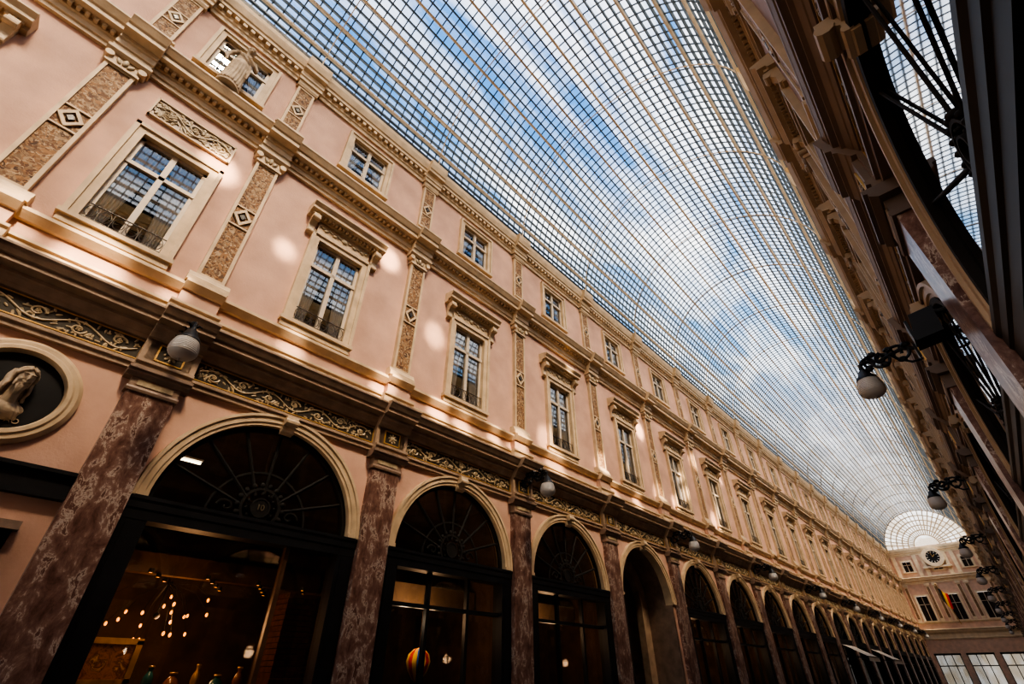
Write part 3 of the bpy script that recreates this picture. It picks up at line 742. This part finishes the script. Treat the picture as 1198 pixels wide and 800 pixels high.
vl = ['teal glazed vase beside the gilt picture frame', 'amber round vase in the middle of the first shop window', 'gilt slender vase left of the mullion', 'teal squat vase next to the gilt vase', 'amber tall vase at the display end']
for i in range(5):
    t = thing('vase', vl[i], 'vase', (XL-.5, 2.05+.25*i, 1.5), 0, 'vases on the display table')
    h_ = (.22, .16, .24, .14, .22)[i]; r_ = (.06, .08, .05, .08, .06)[i]
    m = MB(); m.lathe([(0, 0), (r_*.6, 0), (r_, h_*.35), (r_*.8, h_*.6), (r_*.35, h_*.8), (r_*.5, h_)], 16); m.build('body', (teal, amber, gold, teal, amber)[i], t, smooth=True)
    m = MB(); m.lathe([(r_*.48, h_-.01), (r_*.56, h_), (r_*.48, h_+.01)], 16); m.build('rim', gold, t, smooth=True)
bl = thing('toy_balloon', 'striped hot-air balloon ornament hanging in the second shop window', 'ornament', (XL-.30, YL+B+1.42, 1.80))
PB = [(.03, -.24), (.09, -.19), (.16, -.09), (.2, .03), (.17, .13), (.09, .2), (.0, .22)]
m = MB(); m.lathe(PB, 16); en = m.build('envelope', redc, bl, smooth=True)
for mt in (yelc, bluec, yelc): en.data.materials.append(mt)
for i, p in enumerate(en.data.polygons): p.material_index = (i//(len(PB)-1)) % 4
m = MB(); m.box(-.03, .03, -.03, .03, -.36, -.3)
for a in (-.025, .025): m.tube([(a, a, -.3), (a*1.2, a*1.2, -.23)], .003, 4); m.tube([(a, -a, -.3), (a*1.2, -a*1.2, -.23)], .003, 4)
m.tube([(0, 0, .22), (0, 0, 1.0)], .003, 4)
m.build('basket', wood, bl)

# ------------------------------------------------------------------ end wall
m = MB()
def qx(x0, x1, z0, z1): m.add([(x0, 0, z0), (x1, 0, z0), (x1, 0, z1), (x0, 0, z1)], [(0, 1, 2, 3)])
xs = [VX-2.5, VX, VX+2.5]
def row(z0, z1, hw):
    prev = XL
    for x in xs: qx(prev, x-hw, z0, z1); prev = x+hw
    qx(prev, XR, z0, z1)
row(0, 3.6, 1.0); qx(XL, XR, 3.6, 6.4); row(6.4, 8.6, .5); qx(XL, XR, 8.6, 10.9); row(10.9, 11.9, .4); qx(XL, XR, 11.9, 13.25)
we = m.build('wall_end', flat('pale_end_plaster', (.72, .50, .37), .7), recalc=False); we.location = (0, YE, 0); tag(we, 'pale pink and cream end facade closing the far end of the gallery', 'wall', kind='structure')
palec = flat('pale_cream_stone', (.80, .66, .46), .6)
def xprof(m, P, x0, x1):
    n = len(P); vs = [(x0, -a, z) for a, z in P]+[(x1, -a, z) for a, z in P]
    m.add(vs, [(i, (i+1) % n, (i+1) % n+n, i+n) for i in range(n)]+[tuple(range(n)), tuple(range(2*n-1, n-1, -1))])
for i, P in enumerate((P1, P1c, P2, P3)):
    m = MB(); xprof(m, P, XL, XR); o = m.build('trim_%d' % (13+i), palec); o.location = (0, YE, 0)
    tag(o, ('cornice over the end doorways', 'sill band across the end facade', 'main cornice across the end facade', 'top cornice under the end lunette')[i], 'cornice', kind='structure')
PX = [XL+.4, VX-1.6, VX-.95, VX+.95, VX+1.6, XR-.4]
for q, x in enumerate(PX):
    t = thing('end_pilaster', 'flat cream pilaster on the far end facade, %s from the left' % ORD[q], 'pilaster', (x, YE, 0), 0, 'end facade pilasters')
    m = MB(); m.box(-.16, .16, -.12, 0, 6.34, 9.6); m.build('shaft', palec, t)
    m = MB(); m.box(-.10, .10, -.13, -.12, 6.6, 9.4); m.build('inlay', breccia, t)
    m = MB(); m.box(-.22, .22, -.18, 0, 9.5, 9.72); m.build('capital', palec, t)
    m = MB(); m.box(-.16, .16, -.1, 0, 10.40, 12.45); m.build('attic_strip', palec, t)
for i, x in enumerate(xs):
    for z0, z1, hw, w in ((6.4, 8.6, .5, 'first-floor'), (10.9, 11.9, .4, 'attic')):
        WN += 1
        t = thing('window_%d' % WN, '%s %s window of the far end facade' % (ORD[i], w), 'window', (x, YE, 0), kind='structure')
        m = MB()
        for s in (-1, 1): a, b = sorted((s*hw, s*(hw+.15))); m.box(a, b, -.08, 0, z0, z1+.15)
        m.box(-hw, hw, -.08, 0, z1, z1+.15).box(-hw-.2, hw+.2, -.15, 0, z0-.1, z0); m.build('surround', palec, t)
        m = MB(); m.box(-.03, .03, .05, .1, z0, z1).box(-hw, hw, .05, .1, z0+.65*(z1-z0), z0+.65*(z1-z0)+.05).box(-hw, -hw+.05, .05, .1, z0, z1).box(hw-.05, hw, .05, .1, z0, z1); m.build('casement', joinery, t)
        m = MB(); m.box(-hw, hw, .12, .8, z0, z1); m.build('room', roomdark, t)
    t = thing('end_doorway', '%s glazed doorway at the far end of the gallery' % ('left', 'middle', 'right')[i], 'doorway', (x, YE, 0), 0, 'end doorways')
    m = MB()
    for yy in (-1.0, -.35, .29, .94): m.box(yy, yy+.06, 0, .08, 0, 3.6)
    m.box(-1, 1, 0, .08, 2.6, 2.68).box(-1.05, 1.05, -.05, .08, 3.5, 3.65); m.build('frame', black, t)
    m = MB(); m.add([(-1, .04, 0), (1, .04, 0), (1, .04, 3.6), (-1, .04, 3.6)], [(0, 1, 2, 3)]); m.build('pane', dglass, t, recalc=False)
t = thing('lunette_window', 'glazed semicircular lunette closing the far end of the vault', 'lunette', (0, YE, 0), kind='structure'); t.name = 'window_%d' % (WN+1)
m = MB()
for i in range(1, 24):
    a = PI*i/24; m.tube([(VX+1.1*math.cos(a), 0, EZ+1.1*math.sin(a)), (VX+VR*math.cos(a), 0, EZ+VR*math.sin(a))], .06, 4)
for r in (1.1, 1.6, 2.1, 2.6, 3.1, VR): m.tube([(VX+r*math.cos(PI*i/24), 0, EZ+r*math.sin(PI*i/24)) for i in range(25)], .065, 4)
m.build('bars', ribm, t)
m = MB(); P = [(VX+VR*math.cos(PI*i/24), EZ+VR*math.sin(PI*i/24)) for i in range(25)]; m.add([(a, .05, b) for a, b in P], [tuple(range(25))]); m.build('pane', wglass, t, recalc=False)
t = thing('clock', 'round dark clock with pale ring on the cornice at the far end', 'clock', (VX, YE-.3, 12.05))
def diskx(m, r0, r1, y0, y1, n=32):
    vs = []
    for i in range(n):
        a = 2*PI*i/n
        vs += [(r0*math.cos(a), y0, r0*math.sin(a)), (r1*math.cos(a), y0, r1*math.sin(a)), (r1*math.cos(a), y1, r1*math.sin(a)), (r0*math.cos(a), y1, r0*math.sin(a))]
    m.add(vs, [(i*4+q, i*4+(q+1) % 4, ((i+1) % n)*4+(q+1) % 4, ((i+1) % n)*4+q) for i in range(n) for q in range(4)])
m = MB(); diskx(m, .58, .92, -.12, .25); m.box(-1.2, 1.2, -.05, .28, -1.0, -.82).box(-1.1, -.85, 0, .25, -.9, -.2).box(.85, 1.1, 0, .25, -.9, -.2); m.build('case', palec, t)
m = MB(); diskx(m, .01, .60, -.02, .1); m.build('dial', blackc, t)
m = MB()
for i in range(12):
    a = 2*PI*i/12; d = Vector((math.cos(a), 0, math.sin(a))); m.tube([d*.40+Vector((0, -.04, 0)), d*.55+Vector((0, -.04, 0))], .03, 4)
m.build('hour_marks', whitef, t)
m = MB(); m.tube([(0, -.06, 0), (.22, -.06, .22)], .03, 4).tube([(0, -.06, 0), (-.1, -.06, .45)], .025, 4); m.build('hands', gold, t)
t = thing('flag', 'black yellow and red flag on a slanted pole at the far end', 'flag', (VX-.3, YE-.02, 6.0))
m = MB(); m.tube([(0, 0, 0), (-.5, -1.4, 3.4)], .035, 6).ball((-.5, -1.4, 3.45), .07); m.build('pole', gold, t)
m = MB(); n = 9; vs = []
for a in range(n+1):
    for b in range(7):
        u, v = a/n, b/6
        vs.append(Vector((-.5+.30*u+.30*u*(1-v*.3), -1.4+.5*u+.08*math.sin(u*9), 3.3-.7*u-1.35*v-.2*math.sin(u*3))))
m.add(vs, [(a*7+b, a*7+b+1, (a+1)*7+b+1, (a+1)*7+b) for a in range(n) for b in range(6)])
f = m.build('cloth', blackc, t, smooth=True, recalc=False); f.data.materials.append(yelc); f.data.materials.append(redc)
for q, p in enumerate(f.data.polygons): p.material_index = (q//6)//3

# ------------------------------------------------------------------ sky and lights
w = bpy.data.worlds.new('sky'); bpy.context.scene.world = w; w.use_nodes = True
nt = w.node_tree; bg = nt.nodes['Background']
tc = nt.nodes.new('ShaderNodeTexCoord'); sx = nt.nodes.new('ShaderNodeSeparateXYZ'); nt.links.new(tc.outputs['Generated'], sx.inputs[0])
mx = nt.nodes.new('ShaderNodeMath'); mx.operation = 'MAXIMUM'; mx.inputs[1].default_value = .12; nt.links.new(sx.outputs['Z'], mx.inputs[0])
dv = nt.nodes.new('ShaderNodeVectorMath'); dv.operation = 'DIVIDE'
cb = nt.nodes.new('ShaderNodeCombineXYZ')
for i in range(3): nt.links.new(mx.outputs[0], cb.inputs[i])
nt.links.new(tc.outputs['Generated'], dv.inputs[0]); nt.links.new(cb.outputs[0], dv.inputs[1])
mp = nt.nodes.new('ShaderNodeMapping'); mp.inputs['Scale'].default_value = (2.0, .7, 1); mp.inputs['Rotation'].default_value = (0, 0, .35); nt.links.new(dv.outputs[0], mp.inputs['Vector'])
ns = nt.nodes.new('ShaderNodeTexNoise'); ns.inputs['Scale'].default_value = 3.4; ns.inputs['Detail'].default_value = 10; ns.inputs['Roughness'].default_value = .56; ns.inputs['Distortion'].default_value = .6
nt.links.new(mp.outputs[0], ns.inputs['Vector'])
cr = nt.nodes.new('ShaderNodeValToRGB'); cr.color_ramp.elements[0].position = .44; cr.color_ramp.elements[1].position = .70
nt.links.new(ns.outputs['Fac'], cr.inputs['Fac'])
gr = nt.nodes.new('ShaderNodeValToRGB'); e = gr.color_ramp.elements
e[0].position = .0; e[0].color = (1.0, .80, .58, 1); e[1].position = .9; e[1].color = (.07, .30, .72, 1)
n_ = e.new(.22); n_.color = (1.10, .90, .70, 1)
n_ = e.new(.5); n_.color = (.26, .55, .92, 1)
nt.links.new(sx.outputs['Z'], gr.inputs['Fac'])
mc = nt.nodes.new('ShaderNodeMixRGB'); nt.links.new(cr.outputs['Color'], mc.inputs['Fac']); nt.links.new(gr.outputs['Color'], mc.inputs['Color1'])
mc.inputs['Color2'].default_value = (1.7, 1.66, 1.60, 1); nt.links.new(mc.outputs['Color'], bg.inputs['Color']); bg.inputs['Strength'].default_value = 1.15

def light(kind, name, loc, energy, col, aim=None, **kw):
    l = bpy.data.lights.new(name, kind); l.energy = energy; l.color = col
    for k, v in kw.items(): setattr(l, k, v)
    o = bpy.data.objects.new(name, l); C.objects.link(o); o.location = loc
    if aim is not None: o.rotation_euler = (Vector(aim)-Vector(loc)).to_track_quat('-Z', 'Y').to_euler()
    return o
light('SUN', 'sun', (10, -4, 30), 5.4, (1, .79, .56), (10-.58*10, -4+.15*10, 30-.81*10), angle=math.radians(12))
rl = random.Random(11)
for i in range(32):  # unseen spots added for sun patches, as if off opposite windows
    y = -3.2+i*.8+rl.uniform(-.4, .4); z = rl.choice((6.0, 6.6, 7.2, 7.9, 8.8, 5.9, 9.2))
    light('SPOT', 'window_glint', (XR-.3, y-rl.uniform(.5, 2.5), 12.6), rl.uniform(6000, 15000), (1, .76, .54), (XL, y, z), spot_size=math.radians(rl.uniform(2.2, 5.5)), spot_blend=.8, shadow_soft_size=.10)
light('POINT', 'chandelier_light', (XL-1.5, 2.2, 2.25), 28, (1, .52, .24), shadow_soft_size=.2)
light('POINT', 'shop_light', (XL-.35, 1.9, 2.5), 12, (1, .60, .32), shadow_soft_size=.1)
light('POINT', 'shop_light', (XL-.25, YL+B+1.0, 2.4), 8, (1, .75, .5), shadow_soft_size=.1)  # unseen fill added to brighten the second shop
for k in (1, 2, 4, 5, 6, 7, 8): light('POINT', 'shop_light', (XL-.7, YL+B*(k+.5), 2.5), 20, (1, .60, .33), shadow_soft_size=.2)  # generic unseen fills added so the nearer shops look lit

cam = bpy.data.cameras.new('camera'); co = bpy.data.objects.new('camera', cam); C.objects.link(co)
co.location = (0, 0, 1.6); co.rotation_euler = (math.radians(90+35.8), 0, math.radians(42.4)); cam.lens = 36*547/1198; cam.clip_start = .02; cam.clip_end = 500
bpy.context.scene.camera = co
try:
    bpy.context.scene.view_settings.look = 'AgX - High Contrast'
    bpy.context.scene.view_settings.exposure = .5
except Exception as ex: print(ex)
